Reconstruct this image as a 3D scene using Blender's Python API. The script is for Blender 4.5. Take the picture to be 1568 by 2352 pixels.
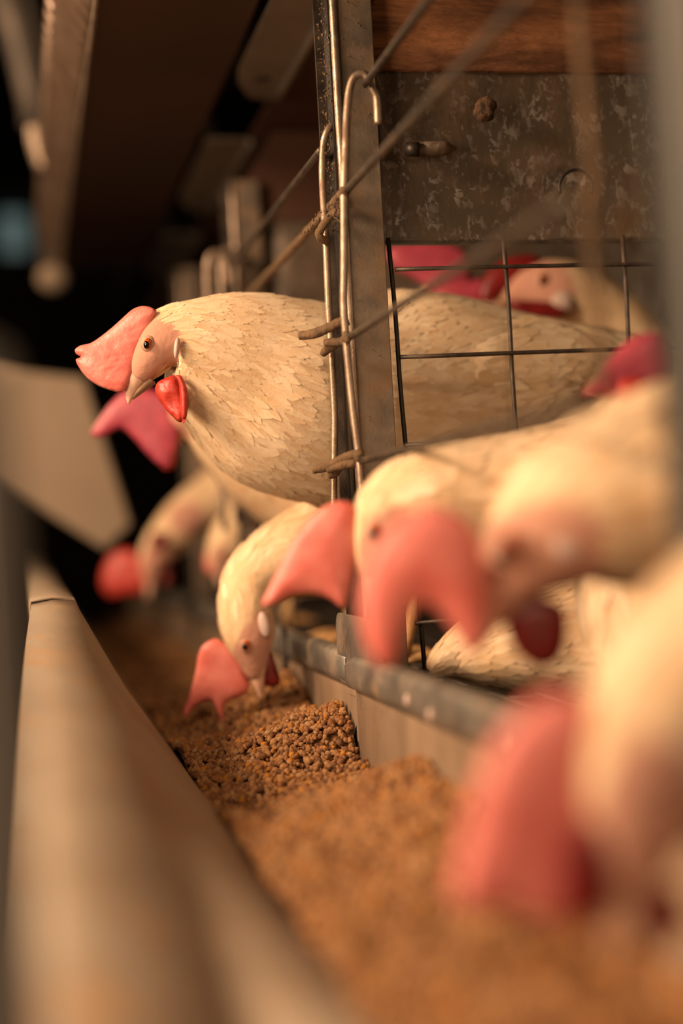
import bpy, bmesh, math, random
import numpy as np
from mathutils import Vector, Matrix, Euler, noise
from mathutils.geometry import delaunay_2d_cdt
from mathutils.bvhtree import BVHTree
random.seed(7); rng = np.random.default_rng(7)
for o in list(bpy.data.objects): bpy.data.objects.remove(o)
S = bpy.context.scene
COL = S.collection

# ------------------------------------------------------------------ camera
FPX = 50/24*1568
CAM = Vector((0, 0, 1.20))            # camera height above the barn floor; rows run along +Y
PSI, PITCH, ROLL = math.radians(12.71), math.radians(0.49), math.atan(0.056)
fw = Vector((math.sin(PSI)*math.cos(PITCH), math.cos(PSI)*math.cos(PITCH), math.sin(PITCH)))
r0 = Vector((math.cos(PSI), -math.sin(PSI), 0)); u0 = r0.cross(fw)
cX = math.cos(ROLL)*r0 - math.sin(ROLL)*u0
cU = math.sin(ROLL)*r0 + math.cos(ROLL)*u0
cd = bpy.data.cameras.new('camera'); cam = bpy.data.objects.new('camera', cd); COL.objects.link(cam)
M = Matrix((cX, cU, -fw)).transposed().to_4x4(); M.translation = CAM; cam.matrix_world = M
cd.sensor_fit = 'HORIZONTAL'; cd.sensor_width = 24; cd.lens = 50; cd.clip_start = 0.02
cd.dof.use_dof = True; cd.dof.focus_distance = 0.825; cd.dof.aperture_fstop = 2.0
S.camera = cam
def P(px, py, D):                      # world point seen at a pixel, at a depth
    px, py, D = float(px), float(py), float(D)
    return CAM + D*(fw + (px-784)/FPX*cX - (py-1176)/FPX*cU)
def Wp(x, y, z): return CAM + Vector((x, y, z))
def PX(p):                             # pixel of a world point
    v = Vector(p)-CAM; d = v.dot(fw)
    return 784+v.dot(cX)/d*FPX, 1176-v.dot(cU)/d*FPX

# ------------------------------------------------------------------ world, lights, exposure
w = bpy.data.worlds.new('world'); S.world = w; w.use_nodes = True
w.node_tree.nodes['Background'].inputs[0].default_value = (0.9, 0.62, 0.42, 1)
w.node_tree.nodes['Background'].inputs[1].default_value = 0.045
def area(name, loc, target, size, power, col):
    l = bpy.data.lights.new(name, 'AREA'); l.shape = 'DISK'; l.size = size; l.energy = power; l.color = col
    o = bpy.data.objects.new(name, l); COL.objects.link(o); o.location = loc
    o.rotation_euler = (Vector(target)-Vector(loc)).to_track_quat('-Z', 'Y').to_euler(); return o
area('aisle_lamp_light', Wp(-0.72, 0.60, 0.58), Wp(0.15, 0.85, 0.0), 0.24, 15.5, (1.0, 0.66, 0.42))
area('low_fill_light', Wp(-0.75, 0.30, 0.16), Wp(0.2, 0.95, 0.15), 0.40, 8, (1.0, 0.67, 0.43))  # added low fill, brightens cover strips and trough underside
area('front_fill_light', Wp(-0.25, -1.4, 0.85), Wp(0.3, 0.8, 0.1), 0.35, 14, (1.0, 0.68, 0.45))  # added frontal fill for the camera-facing posts, panels and hens
area('far_aisle_fill_light', Wp(-0.9, 1.9, 0.75), Wp(0.15, 1.0, 0.0), 0.35, 7, (1.0, 0.68, 0.42))  # added fill from further along the aisle, no fixture of its own
area('cage_side_fill_light', Wp(0.95, 0.2, 0.5), Wp(0.3, 0.8, 0.1), 0.5, 2.2, (1.0, 0.66, 0.40))  # added weak fill from the cage side, stands for no real lamp
S.view_settings.view_transform = 'Standard'; S.view_settings.look = 'None'
S.view_settings.gamma = 1; S.view_settings.use_curve_mapping = False; S.view_settings.exposure = 0.14

# ------------------------------------------------------------------ materials
def srgb(r, g, b):
    return tuple(((c/255)/12.92 if c/255 <= .04045 else ((c/255+.055)/1.055)**2.4) for c in (r, g, b)) + (1,)
def mat(name, c1, c2=None, scale=40, rough=.6, metal=0, bump=0, bscale=None, kind='noise', detail=5, sss=0, sssr=(1, .3, .2),
        stretch=(1, 1, 1), dust=None, dustamt=0, attr=None, dist=.002, trans=0, spec=.5, c3=None):
    m = bpy.data.materials.new(name); m.use_nodes = True; nt = m.node_tree; N = nt.nodes; L = nt.links
    b = N['Principled BSDF']; tc = N.new('ShaderNodeTexCoord'); mp = N.new('ShaderNodeMapping'); mp.inputs['Scale'].default_value = stretch
    L.new(tc.outputs['Object'], mp.inputs['Vector'])
    if kind == 'voronoi':
        t = N.new('ShaderNodeTexVoronoi'); t.inputs['Scale'].default_value = scale
        t2 = N.new('ShaderNodeTexNoise'); t2.inputs['Scale'].default_value = scale*.4; t2.inputs['Detail'].default_value = 4
        L.new(mp.outputs[0], t2.inputs['Vector'])
        va = N.new('ShaderNodeMix'); va.data_type = 'VECTOR'; va.inputs['Factor'].default_value = .03
        L.new(mp.outputs[0], va.inputs['A']); L.new(t2.outputs['Color'], va.inputs['B']); L.new(va.outputs['Result'], t.inputs['Vector'])
        sep = N.new('ShaderNodeSeparateColor'); L.new(t.outputs['Color'], sep.inputs[0])
        mm = N.new('ShaderNodeMath'); mm.operation = 'MULTIPLY'; L.new(sep.outputs[0], mm.inputs[0]); L.new(t2.outputs['Fac'], mm.inputs[1])
        fac = mm.outputs[0]; lo, hi = .33, .72
    else:
        t = N.new('ShaderNodeTexNoise'); t.inputs['Scale'].default_value = scale; t.inputs['Detail'].default_value = detail
        L.new(mp.outputs[0], t.inputs['Vector']); fac = t.outputs['Fac']; lo, hi = .35, .68
    cr = N.new('ShaderNodeValToRGB'); cr.color_ramp.elements[0].position = lo; cr.color_ramp.elements[1].position = hi
    cr.color_ramp.elements[0].color = c1; cr.color_ramp.elements[1].color = c2 or c1
    L.new(fac, cr.inputs[0]); out = cr.outputs[0]
    if attr:
        at = N.new('ShaderNodeAttribute'); at.attribute_name = attr
        mx = N.new('ShaderNodeMix'); mx.data_type = 'RGBA'; L.new(at.outputs['Fac'], mx.inputs['Factor'])
        L.new(out, mx.inputs['A']); mx.inputs['B'].default_value = c3; out = mx.outputs['Result']
    b.inputs['Roughness'].default_value = rough; b.inputs['Metallic'].default_value = metal
    b.inputs['Specular IOR Level'].default_value = spec
    if dust:
        n2 = N.new('ShaderNodeTexNoise'); n2.inputs['Scale'].default_value = 22; n2.inputs['Detail'].default_value = 9; n2.inputs['Roughness'].default_value = .7
        L.new(tc.outputs['Object'], n2.inputs['Vector'])
        r2 = N.new('ShaderNodeMapRange'); r2.inputs['From Min'].default_value = .62-dustamt*.5; r2.inputs['From Max'].default_value = .80-dustamt*.45
        L.new(n2.outputs['Fac'], r2.inputs['Value'])
        mx = N.new('ShaderNodeMix'); mx.data_type = 'RGBA'; L.new(r2.outputs[0], mx.inputs['Factor'])
        L.new(out, mx.inputs['A']); mx.inputs['B'].default_value = dust; out = mx.outputs['Result']
        mr = N.new('ShaderNodeMath'); mr.operation = 'MULTIPLY_ADD'; mr.inputs[1].default_value = -metal*.9; mr.inputs[2].default_value = metal
        L.new(r2.outputs[0], mr.inputs[0]); L.new(mr.outputs[0], b.inputs['Metallic'])
        rr = N.new('ShaderNodeMath'); rr.operation = 'MULTIPLY_ADD'; rr.inputs[1].default_value = .9-rough; rr.inputs[2].default_value = rough
        L.new(r2.outputs[0], rr.inputs[0]); L.new(rr.outputs[0], b.inputs['Roughness'])
    L.new(out, b.inputs['Base Color'])
    if sss:
        b.inputs['Subsurface Weight'].default_value = sss; b.inputs['Subsurface Radius'].default_value = sssr; b.inputs['Subsurface Scale'].default_value = .004
    if bump:
        nb = N.new('ShaderNodeTexNoise'); nb.inputs['Scale'].default_value = bscale or scale*3; nb.inputs['Detail'].default_value = 6
        L.new(mp.outputs[0], nb.inputs['Vector'])
        bp = N.new('ShaderNodeBump'); bp.inputs['Strength'].default_value = bump; bp.inputs['Distance'].default_value = dist
        L.new(nb.outputs['Fac'], bp.inputs['Height']); L.new(bp.outputs[0], b.inputs['Normal'])
    return m
DUST = srgb(128, 98, 66)
PI = math.pi
MT = {
 'galv': mat('galvanised_sheet', srgb(92, 80, 66), srgb(170, 162, 154), 260, .42, .35, .15, 300, 'voronoi', dust=srgb(92, 72, 50), dustamt=.34, stretch=(1, 1, .7)),
 'post': mat('post_steel', srgb(100, 90, 78), srgb(130, 118, 102), 60, .5, .4, .3, 500, dust=srgb(120, 94, 66), dustamt=.32, dist=.0005),
 'rod': mat('rod_steel', srgb(140, 122, 104), srgb(176, 156, 136), 90, .42, .75, .5, 700, dust=srgb(120, 92, 66), dustamt=.18, dist=.0004),
 'dusty': mat('dusty_rod', srgb(120, 94, 64), srgb(88, 70, 50), 160, .85, .15, .9, 500, dist=.001),
 'wire': mat('dull_wire', srgb(90, 80, 68), srgb(58, 50, 44), 90, .5, .6, .4, 700, dust=srgb(104, 80, 56), dustamt=.15, dist=.0004),
 'darkwire': mat('dark_wire', srgb(58, 50, 42), srgb(38, 34, 30), 90, .5, .6, .3, 600, dist=.0004),
 'lip': mat('trough_lip_zinc', srgb(104, 102, 96), srgb(142, 138, 128), 40, .42, .6, .2, 300, dust=srgb(130, 102, 72), dustamt=.22, dist=.0005),
 'wall': mat('trough_wall_zinc', srgb(162, 138, 112), srgb(128, 108, 88), 30, .6, .3, .5, 260, stretch=(1, 1, .3), dust=srgb(70, 56, 44), dustamt=.16, dist=.0006),
 'rim': mat('dusty_trough_rim', srgb(160, 145, 124), srgb(142, 126, 106), 14, .62, .1, .25, 160, dust=srgb(160, 126, 88), dustamt=.2, dist=.0006),
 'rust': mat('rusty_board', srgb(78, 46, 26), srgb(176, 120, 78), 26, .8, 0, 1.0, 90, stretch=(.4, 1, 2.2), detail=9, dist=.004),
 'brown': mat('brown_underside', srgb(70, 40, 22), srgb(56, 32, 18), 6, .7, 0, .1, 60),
 'ripple': mat('ripple_steel', srgb(150, 122, 100), srgb(180, 152, 130), 30, .28, .8, .2, 100),
 'beige': mat('beige_board', srgb(158, 140, 118), srgb(144, 126, 104), 5, .75, 0, .1, 40),
 'grey': mat('grey_plate', srgb(120, 110, 100), srgb(142, 130, 116), 20, .5, .5, .1, 90),
 'dark': mat('dark_steel', srgb(34, 30, 27), srgb(48, 42, 38), 12, .6, .3),
 'greypost': mat('near_post_grey', srgb(92, 91, 86), srgb(80, 79, 74), 10, .6, .2, .1, 80),
 'aisle': mat('grey_aisle_post', srgb(126, 120, 110), srgb(112, 106, 96), 10, .6, .1, .1, 80),
 'floor': mat('barn_floor', srgb(38, 34, 30), srgb(24, 22, 20), 6, .8, 0, .4, 30),
 'barnwall': mat('barn_wall', srgb(30, 27, 24), srgb(20, 19, 18), 3, .85),
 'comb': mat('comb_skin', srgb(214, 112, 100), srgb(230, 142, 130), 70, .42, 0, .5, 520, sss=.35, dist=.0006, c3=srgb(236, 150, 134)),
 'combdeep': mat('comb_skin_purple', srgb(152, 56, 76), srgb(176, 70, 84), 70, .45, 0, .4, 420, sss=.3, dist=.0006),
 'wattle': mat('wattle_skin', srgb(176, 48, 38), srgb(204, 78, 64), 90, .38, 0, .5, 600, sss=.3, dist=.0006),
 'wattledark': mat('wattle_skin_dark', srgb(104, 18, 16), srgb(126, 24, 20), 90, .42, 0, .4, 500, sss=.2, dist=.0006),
 'beak': mat('beak_horn', srgb(232, 194, 168), srgb(218, 176, 150), 120, .35, 0, .2, 300, sss=.15, stretch=(1, 1, 1), dist=.0004),
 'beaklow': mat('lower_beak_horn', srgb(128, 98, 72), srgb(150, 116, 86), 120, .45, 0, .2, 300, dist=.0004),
 'ear': mat('earlobe_skin', srgb(200, 178, 166), srgb(184, 160, 148), 120, .5, 0, .3, 600, sss=.2, dist=.0005),
 'iris': mat('iris_orange', srgb(196, 92, 26), srgb(160, 70, 20), 300, .08, 0),
 'pupil': mat('pupil_black', srgb(6, 5, 5), None, 10, .04, 0),
 'lid': mat('eyelid_skin', srgb(198, 152, 126), srgb(176, 132, 110), 300, .55, 0, .5, 800, sss=.15, dist=.0004),
 'skin': mat('leg_skin', srgb(206, 164, 110), srgb(186, 142, 92), 80, .5, 0, .5, 300),
 'plume': mat('plumage', srgb(218, 186, 144), srgb(232, 204, 166), 55, .8, 0, .5, 260, attr='skin', c3=srgb(194, 146, 124), sss=.12, dist=.0012, spec=.2),
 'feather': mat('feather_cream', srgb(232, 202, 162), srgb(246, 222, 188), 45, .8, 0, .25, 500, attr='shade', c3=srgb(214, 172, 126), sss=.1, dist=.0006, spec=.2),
 'clump': mat('dirt_clump', srgb(46, 32, 20), srgb(96, 68, 42), 180, .95, 0, .8, 500),
 'fluff': mat('dust_fluff', srgb(122, 100, 76), srgb(92, 74, 54), 180, .95, 0),
 'teal': mat('pale_window', srgb(20, 40, 44), None),
}
def feather_alpha(m):
    nt = m.node_tree; a = nt.nodes.new('ShaderNodeAttribute'); a.attribute_name = 'edge'
    n = nt.nodes.new('ShaderNodeTexNoise'); n.inputs['Scale'].default_value = 900; n.inputs['Detail'].default_value = 2
    t = nt.nodes.new('ShaderNodeTexCoord'); nt.links.new(t.outputs['Object'], n.inputs['Vector'])
    ad = nt.nodes.new('ShaderNodeMath'); ad.operation = 'MULTIPLY_ADD'; ad.inputs[1].default_value = .35; nt.links.new(n.outputs['Fac'], ad.inputs[0])
    sb = nt.nodes.new('ShaderNodeMath'); sb.operation = 'SUBTRACT'; nt.links.new(a.outputs['Fac'], sb.inputs[0]); sb.inputs[1].default_value = .17
    nt.links.new(sb.outputs[0], ad.inputs[2])
    r = nt.nodes.new('ShaderNodeMapRange'); r.interpolation_type = 'SMOOTHSTEP'; r.inputs['From Min'].default_value = .0; r.inputs['From Max'].default_value = .6
    nt.links.new(ad.outputs[0], r.inputs['Value']); nt.links.new(r.outputs[0], nt.nodes['Principled BSDF'].inputs['Alpha'])
#feather_alpha(MT['feather'])
def emis(m, col, s):
    b = m.node_tree.nodes['Principled BSDF']; b.inputs['Emission Color'].default_value = col; b.inputs['Emission Strength'].default_value = s
emis(MT['teal'], srgb(140, 165, 160), .30)
# pellet material: colour per pellet from attribute
mp_ = bpy.data.materials.new('crumbled_feed'); mp_.use_nodes = True
nt = mp_.node_tree; at = nt.nodes.new('ShaderNodeAttribute'); at.attribute_name = 'pc'
nz = nt.nodes.new('ShaderNodeTexNoise'); nz.inputs['Scale'].default_value = 900; nz.inputs['Detail'].default_value = 4
tcn = nt.nodes.new('ShaderNodeTexCoord'); nt.links.new(tcn.outputs['Object'], nz.inputs['Vector'])
bpn = nt.nodes.new('ShaderNodeBump'); bpn.inputs['Strength'].default_value = .9; bpn.inputs['Distance'].default_value = .0008
nt.links.new(nz.outputs['Fac'], bpn.inputs['Height']); nt.links.new(bpn.outputs[0], nt.nodes['Principled BSDF'].inputs['Normal'])
mxn = nt.nodes.new('ShaderNodeMix'); mxn.data_type = 'RGBA'; mxn.blend_type = 'MULTIPLY'; mxn.inputs['Factor'].default_value = .5
nt.links.new(at.outputs['Color'], mxn.inputs['A']); nt.links.new(nz.outputs['Color'], mxn.inputs['B'])
nt.links.new(at.outputs['Color'], nt.nodes['Principled BSDF'].inputs['Base Color'])
nt.nodes['Principled BSDF'].inputs['Roughness'].default_value = .75
MT['feed'] = mp_

# ------------------------------------------------------------------ object helpers
ORG = {}
def thing(name, label, cat, loc, group=None):
    o = bpy.data.objects.new(name, None); COL.objects.link(o); o.location = loc; o.empty_display_size = .02
    o['label'] = label; o['category'] = cat
    if group: o['group'] = group
    ORG[o.name] = Vector(loc); return o
def obj(name, geo, m, parent=None, label=None, kind=None, smooth=True, cat=None, group=None):
    v, f = geo[0], geo[1]
    me = bpy.data.meshes.new(name)
    org = ORG[parent.name] if parent else Vector((0, 0, 0))
    if parent is None:
        a = np.array([tuple(p) for p in v]); org = Vector(((a[:, 0].min()+a[:, 0].max())/2, (a[:, 1].min()+a[:, 1].max())/2, a[:, 2].min()))
    me.from_pydata([tuple(Vector(p)-org) for p in v], [], f); me.update()
    if smooth: me.shade_smooth()
    me.materials.append(m)
    o = bpy.data.objects.new(name, me); COL.objects.link(o)
    if parent is None: o.location = org
    else: o.parent = parent
    ORG[o.name] = org
    if label: o['label'] = label
    if cat: o['category'] = cat
    if kind: o['kind'] = kind
    if group: o['group'] = group
    return o
def bev(o, wd, seg=2):
    b = o.modifiers.new('bevel', 'BEVEL'); b.width = wd; b.segments = seg; b.limit_method = 'ANGLE'; b.harden_normals = False
def merge(*gs):
    V, Fc = [], []
    for g in gs:
        n = len(V); V += [Vector(p) for p in g[0]]; Fc += [tuple(i+n for i in f) for f in g[1]]
    return V, Fc
def box(a, b):
    (x0, y0, z0), (x1, y1, z1) = a, b
    v = [Vector(p) for p in ((x0, y0, z0), (x1, y0, z0), (x1, y1, z0), (x0, y1, z0), (x0, y0, z1), (x1, y0, z1), (x1, y1, z1), (x0, y1, z1))]
    return v, [(0, 3, 2, 1), (4, 5, 6, 7), (0, 1, 5, 4), (1, 2, 6, 5), (2, 3, 7, 6), (3, 0, 4, 7)]
def rbox(a, b): return box(tuple(Wp(*a)), tuple(Wp(*b)))       # camera-relative corner coordinates
def cat_resample(arr, n):
    a = np.array(arr, float); m = len(a); out = []
    if m == 2: return np.array([a[0]*(1-t)+a[1]*t for t in np.linspace(0, 1, n)])
    e = np.vstack([2*a[0]-a[1], a, 2*a[-1]-a[-2]])
    for t in np.linspace(0, m-1-1e-9, n):
        i = int(t); u = t-i; p0, p1, p2, p3 = e[i], e[i+1], e[i+2], e[i+3]
        out.append(.5*((2*p1)+(-p0+p2)*u+(2*p0-5*p1+4*p2-p3)*u*u+(-p0+3*p1-3*p2+p3)*u**3))
    return np.array(out)
def tube(pts, r, seg=12, n=None, jitter=0):
    pts = [Vector(p) for p in pts]
    if n: pts = [Vector(p) for p in cat_resample([tuple(p) for p in pts], n)]
    rs = r if hasattr(r, '__len__') else [r]*len(pts)
    if len(rs) != len(pts): rs = np.interp(np.linspace(0, 1, len(pts)), np.linspace(0, 1, len(rs)), rs)
    V, Fc = [], []; T0 = (pts[1]-pts[0]).normalized(); N1 = T0.orthogonal().normalized()
    for i, p in enumerate(pts):
        T = (pts[min(i+1, len(pts)-1)]-pts[max(i-1, 0)]).normalized()
        N1 = (N1-T*N1.dot(T)).normalized(); N2 = T.cross(N1)
        for k in range(seg):
            a = 2*math.pi*k/seg; rr = float(rs[i])*(1+(random.uniform(-jitter, jitter) if jitter else 0))
            V.append(p+rr*(math.cos(a)*N1+math.sin(a)*N2))
    for i in range(len(pts)-1):
        for k in range(seg):
            k2 = (k+1) % seg; Fc.append((i*seg+k, i*seg+k2, (i+1)*seg+k2, (i+1)*seg+k))
    Fc.append(tuple(range(seg))[::-1]); Fc.append(tuple((len(pts)-1)*seg+k for k in range(seg)))
    return V, Fc
def loft(rows, seg=20, n=40):
    """rows: (px, py, D, r_image_px, r_depth_m): a tapering body of elliptic rings"""
    a = []
    for (px, py, D, ra, rb) in rows:
        p = P(px, py, D); a.append((p.x, p.y, p.z, ra*D/FPX, rb))
    a = cat_resample(a, n); C = [Vector(r[:3]) for r in a]; V, Fc = [], []
    prev = None
    for i in range(n):
        T = (C[min(i+1, n-1)]-C[max(i-1, 0)]).normalized()
        n1 = T.cross(fw)
        if n1.length < .25 and prev is not None: n1 = prev-T*prev.dot(T)
        n1.normalize(); prev = n1.copy(); n2 = T.cross(n1)
        for k in range(seg):
            t = 2*math.pi*k/seg; V.append(C[i]+float(max(a[i][3], .0005))*math.cos(t)*n1+float(max(a[i][4], .0005))*math.sin(t)*n2)
    for i in range(n-1):
        for k in range(seg):
            k2 = (k+1) % seg; Fc.append((i*seg+k, (i+1)*seg+k, (i+1)*seg+k2, i*seg+k2))
    c0 = len(V); V += [C[0], C[-1]]
    for k in range(seg):
        k2 = (k+1) % seg; Fc.append((c0, k, k2)); Fc.append((c0+1, (n-1)*seg+k2, (n-1)*seg+k))
    return V, Fc, C, a[:, 3]
def ellip(c, ax, rad, seg=20, rings=12):
    c = Vector(c); V, Fc = [], []
    for i in range(rings+1):
        th = math.pi*i/rings
        for k in range(seg):
            ph = 2*math.pi*k/seg
            V.append(c+ax[0]*rad[0]*math.sin(th)*math.cos(ph)+ax[1]*rad[1]*math.sin(th)*math.sin(ph)+ax[2]*rad[2]*math.cos(th))
    for i in range(rings):
        for k in range(seg):
            k2 = (k+1) % seg; Fc.append((i*seg+k, (i+1)*seg+k, (i+1)*seg+k2, i*seg+k2))
    return V, Fc
IM = (cX, -cU, fw)
def eimg(px, py, D, rx, ry, rz, rot=0, **k):    # ellipsoid aligned to the head plane, radii px, px, metres
    c, s = math.cos(rot), math.sin(rot)
    return ellip(P(px, py, D), (c*cX-s*cU, -s*cX-c*cU, fw), (rx*D/FPX, ry*D/FPX, rz), **k)
def slab(outline, D, thick, tx=0, ty=0, h=10, rnd=None, curl=0, ripple=0, smooth_n=4, rseed=0):
    """fleshy plate (comb, wattle): outline -> delaunay -> pillowed solid with its own thickness.  tx,ty: metres of depth per px"""
    o = np.array(outline, float)
    if smooth_n > 1: o = cat_resample(list(map(tuple, np.vstack([o, o[:1]]))), len(o)*smooth_n+1)[:-1]
    cx, cy = o.mean(0); (x0, y0), (x1, y1) = o.min(0), o.max(0)
    nb = len(o); pts = [Vector(p) for p in o]
    def inside(x, y):
        r = False; j = nb-1
        for i in range(nb):
            if (o[i][1] > y) != (o[j][1] > y) and x < (o[j][0]-o[i][0])*(y-o[i][1])/(o[j][1]-o[i][1])+o[i][0]: r = not r
            j = i
        return r
    a0 = o; a1 = np.roll(o, -1, 0); ab = a1-a0; l2 = (ab**2).sum(1)+1e-9
    def dist(x, y):
        p = np.array((x, y)); t = np.clip(((p-a0)*ab).sum(1)/l2, 0, 1); return np.sqrt((((a0+ab*t[:, None])-p)**2).sum(1)).min()
    y = y0+h/2; row = 0
    while y < y1:
        x = x0+(h/2 if row % 2 else 0)
        while x < x1:
            if inside(x, y) and dist(x, y) > h*.45: pts.append(Vector((x, y)))
            x += h
        y += h*.87; row += 1
    res = delaunay_2d_cdt(pts, [(i, (i+1) % nb) for i in range(nb)], [list(range(nb))], 1, 1e-4)
    vs, fs = res[0], res[2]; W = rnd or min(x1-x0, y1-y0)*.35
    V = []; front, back = [], []
    for p in vs:
        d = min(dist(p.x, p.y)/W, 1); t = thick*math.sqrt(max(1-(1-d)**2, 0))/2
        dd = D+(p.x-cx)*tx+(p.y-cy)*ty+curl*((p.x-cx)**2+(p.y-cy)**2)
        rp = 0
        if ripple: rp = ripple*d*noise.noise(Vector((p.x*.016+rseed, p.y*.035, rseed)))+ripple*.4*d*noise.noise(Vector((p.x*.06, p.y*.11, rseed+3)))
        if d < .02: i = len(V); V.append(P(p.x, p.y, dd)); front.append(i); back.append(i)
        else:
            front.append(len(V)); V.append(P(p.x, p.y, dd-t+rp)); back.append(len(V)); V.append(P(p.x, p.y, dd+t+rp))
    Fc = []
    for f in fs:
        Fc.append(tuple(front[i] for i in f)); b = tuple(back[i] for i in f)[::-1]
        if len(set(b) | set(Fc[-1])) > len(f): Fc.append(b)
    return V, Fc
def prism(pts2, D0, D1=None, th=.003):           # flat plate given by corner pixels with depth each, real thickness along depth
    V = [P(x, y, d) for x, y, d in pts2]; n = len(V); off = fw*th
    return V+[v+off for v in V], [tuple(range(n)), tuple(range(n, 2*n))[::-1]]+[(i, n+i, n+(i+1) % n, (i+1) % n) for i in range(n)]
def poly_x(pts, x, th):                          # plate normal to X, corners in camera-relative (y, z)
    V = [Wp(x, y, z) for y, z in pts]; n = len(V)
    return V+[v+Vector((th, 0, 0)) for v in V], [tuple(range(n))[::-1], tuple(range(n, 2*n))]+[(i, (i+1) % n, n+(i+1) % n, n+i) for i in range(n)]
def poly_y(pts, y, th):
    V = [Wp(x, y, z) for x, z in pts]; n = len(V)
    return V+[v+Vector((0, th, 0)) for v in V], [tuple(range(n)), tuple(range(n, 2*n))[::-1]]+[(i, n+i, n+(i+1) % n, (i+1) % n) for i in range(n)]

# ------------------------------------------------------------------ the barn
def struct(name, geo, m): o = obj(name, geo, m, kind='structure', smooth=False); return o
struct('floor', rbox((-2.6, -1.5, -1.25), (2.6, 8, -1.2)), MT['floor'])
struct('ceiling', rbox((-2.6, -1.5, 1.8), (2.6, 8, 1.85)), MT['barnwall'])
struct('wall_back', rbox((-2.6, 8, -1.2), (2.6, 8.08, 1.8)), MT['barnwall'])
struct('wall_left', rbox((-2.68, -1.5, -1.2), (-2.6, 8, 1.8)), MT['barnwall'])
struct('wall_right', rbox((2.6, -1.5, -1.2), (2.68, 8, 1.8)), MT['barnwall'])
def pane(name, px, py, wd, ht):
    c = P(px, py, 7.6)-CAM; y = 7.985
    k = y/c.y; c = c*k
    f = obj(name, merge(rbox((c.x-wd-.03, y-.03, c.z-ht-.03), (c.x-wd, y, c.z+ht+.03)), rbox((c.x+wd, y-.03, c.z-ht-.03), (c.x+wd+.03, y, c.z+ht+.03)),
            rbox((c.x-wd, y-.03, c.z-ht-.03), (c.x+wd, y, c.z-ht)), rbox((c.x-wd, y-.03, c.z+ht), (c.x+wd, y, c.z+ht+.03))), MT['dark'], kind='structure', smooth=False)
    g = rbox((c.x-wd, y-.012, c.z-ht), (c.x+wd, y-.006, c.z+ht)); o = obj('glass_pane', g, MT['teal'], f, smooth=False)
pane('window_1', -5, 285, .06, .14); pane('window_2', 30, 520, .07, .15)

# ------------------------------------------------------------------ cage partitions, posts
XP = .1913
def post(Yp, label, z0=-.3, z1=.62):
    t = thing('cage_post', label, 'post', Wp(XP+.012, Yp, z0), 'steel posts between the cages')
    o = obj('post_face', rbox((XP, Yp, z0), (XP+.0235, Yp+.0018, z1)), MT['post'], t, smooth=False); bev(o, .0006)
    # rolled edge on the aisle side, inner flange, then a strip with a dark slot between
    e = tube([Wp(XP+.0006, Yp+.001, z0), Wp(XP+.0006, Yp+.001, z1)], .0024, 10, 30, .06); obj('rolled_edge', e, MT['rod'], t)
    obj('side_flange', rbox((XP-.0022, Yp+.004, z0), (XP-.0006, Yp+.022, z1)), MT['darkwire'], t, smooth=False)
    obj('flange_lip', rbox((XP-.0068, Yp+.021, z0), (XP-.0006, Yp+.0225, z1)), MT['wire'], t, smooth=False)
    obj('inner_flange', rbox((XP+.0217, Yp+.0018, z0), (XP+.0235, Yp+.018, z1)), MT['darkwire'], t, smooth=False)
    return t
main_post = post(.798, 'dusty galvanised steel post rising behind the sharp wire hooks')
far_posts = [post(1.205, 'blurred grey steel post just behind the white hen whose head is raised', z1=.30),
             post(1.61, 'farthest faint steel post, dim grey, above the raised hen back', z1=.30)]
near_post = post(.362, 'wide out of focus grey post filling the right edge')
for c in near_post.children: c.data.materials[0] = MT['greypost']  # grey base colour makes the near post's shaded flanges look lit
# dust fluff caught on main post flange
def fluff_cloud(pts_fn, n, size):
    V, Fc = [], []
    for i in range(n):
        p = Vector(pts_fn()); s = size*random.uniform(.3, 1.4); k = len(V)
        if random.random() < .45:
            d = Vector((random.uniform(-1, 1), random.uniform(-1, .3), random.uniform(-1, 1))).normalized()*s*2.2; q = d.orthogonal().normalized()*s*.18; q2 = d.cross(q).normalized()*s*.18
            V += [p+q, p-q, p+q2, p+d]; Fc += [(k, k+1, k+3), (k+1, k+2, k+3), (k+2, k, k+3), (k, k+2, k+1)]
        else:
            for t in range(6): V.append(p+Vector(((t == 0)-(t == 1), (t == 2)-(t == 3), (t == 4)-(t == 5)))*s*random.uniform(.3, .9))
            Fc += [(k, k+2, k+4), (k+2, k+1, k+4), (k+1, k+3, k+4), (k+3, k, k+4), (k+2, k, k+5), (k+1, k+2, k+5), (k+3, k+1, k+5), (k, k+3, k+5)]
    return V, Fc
f = obj('dust_fluff', fluff_cloud(lambda: Wp(XP-.0045+random.gauss(0, .0016), .798+random.uniform(.0, .02), random.uniform(.17, .36)), 330, .0014), MT['fluff'], main_post, kind='stuff', smooth=False)
obj('dust_speck', fluff_cloud(lambda: Wp(XP+random.uniform(.001, .022), .7975, random.choice([random.uniform(.2, .36), random.uniform(.03, .36)])), 200, .0006), MT['fluff'], main_post, kind='stuff', smooth=False)

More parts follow.
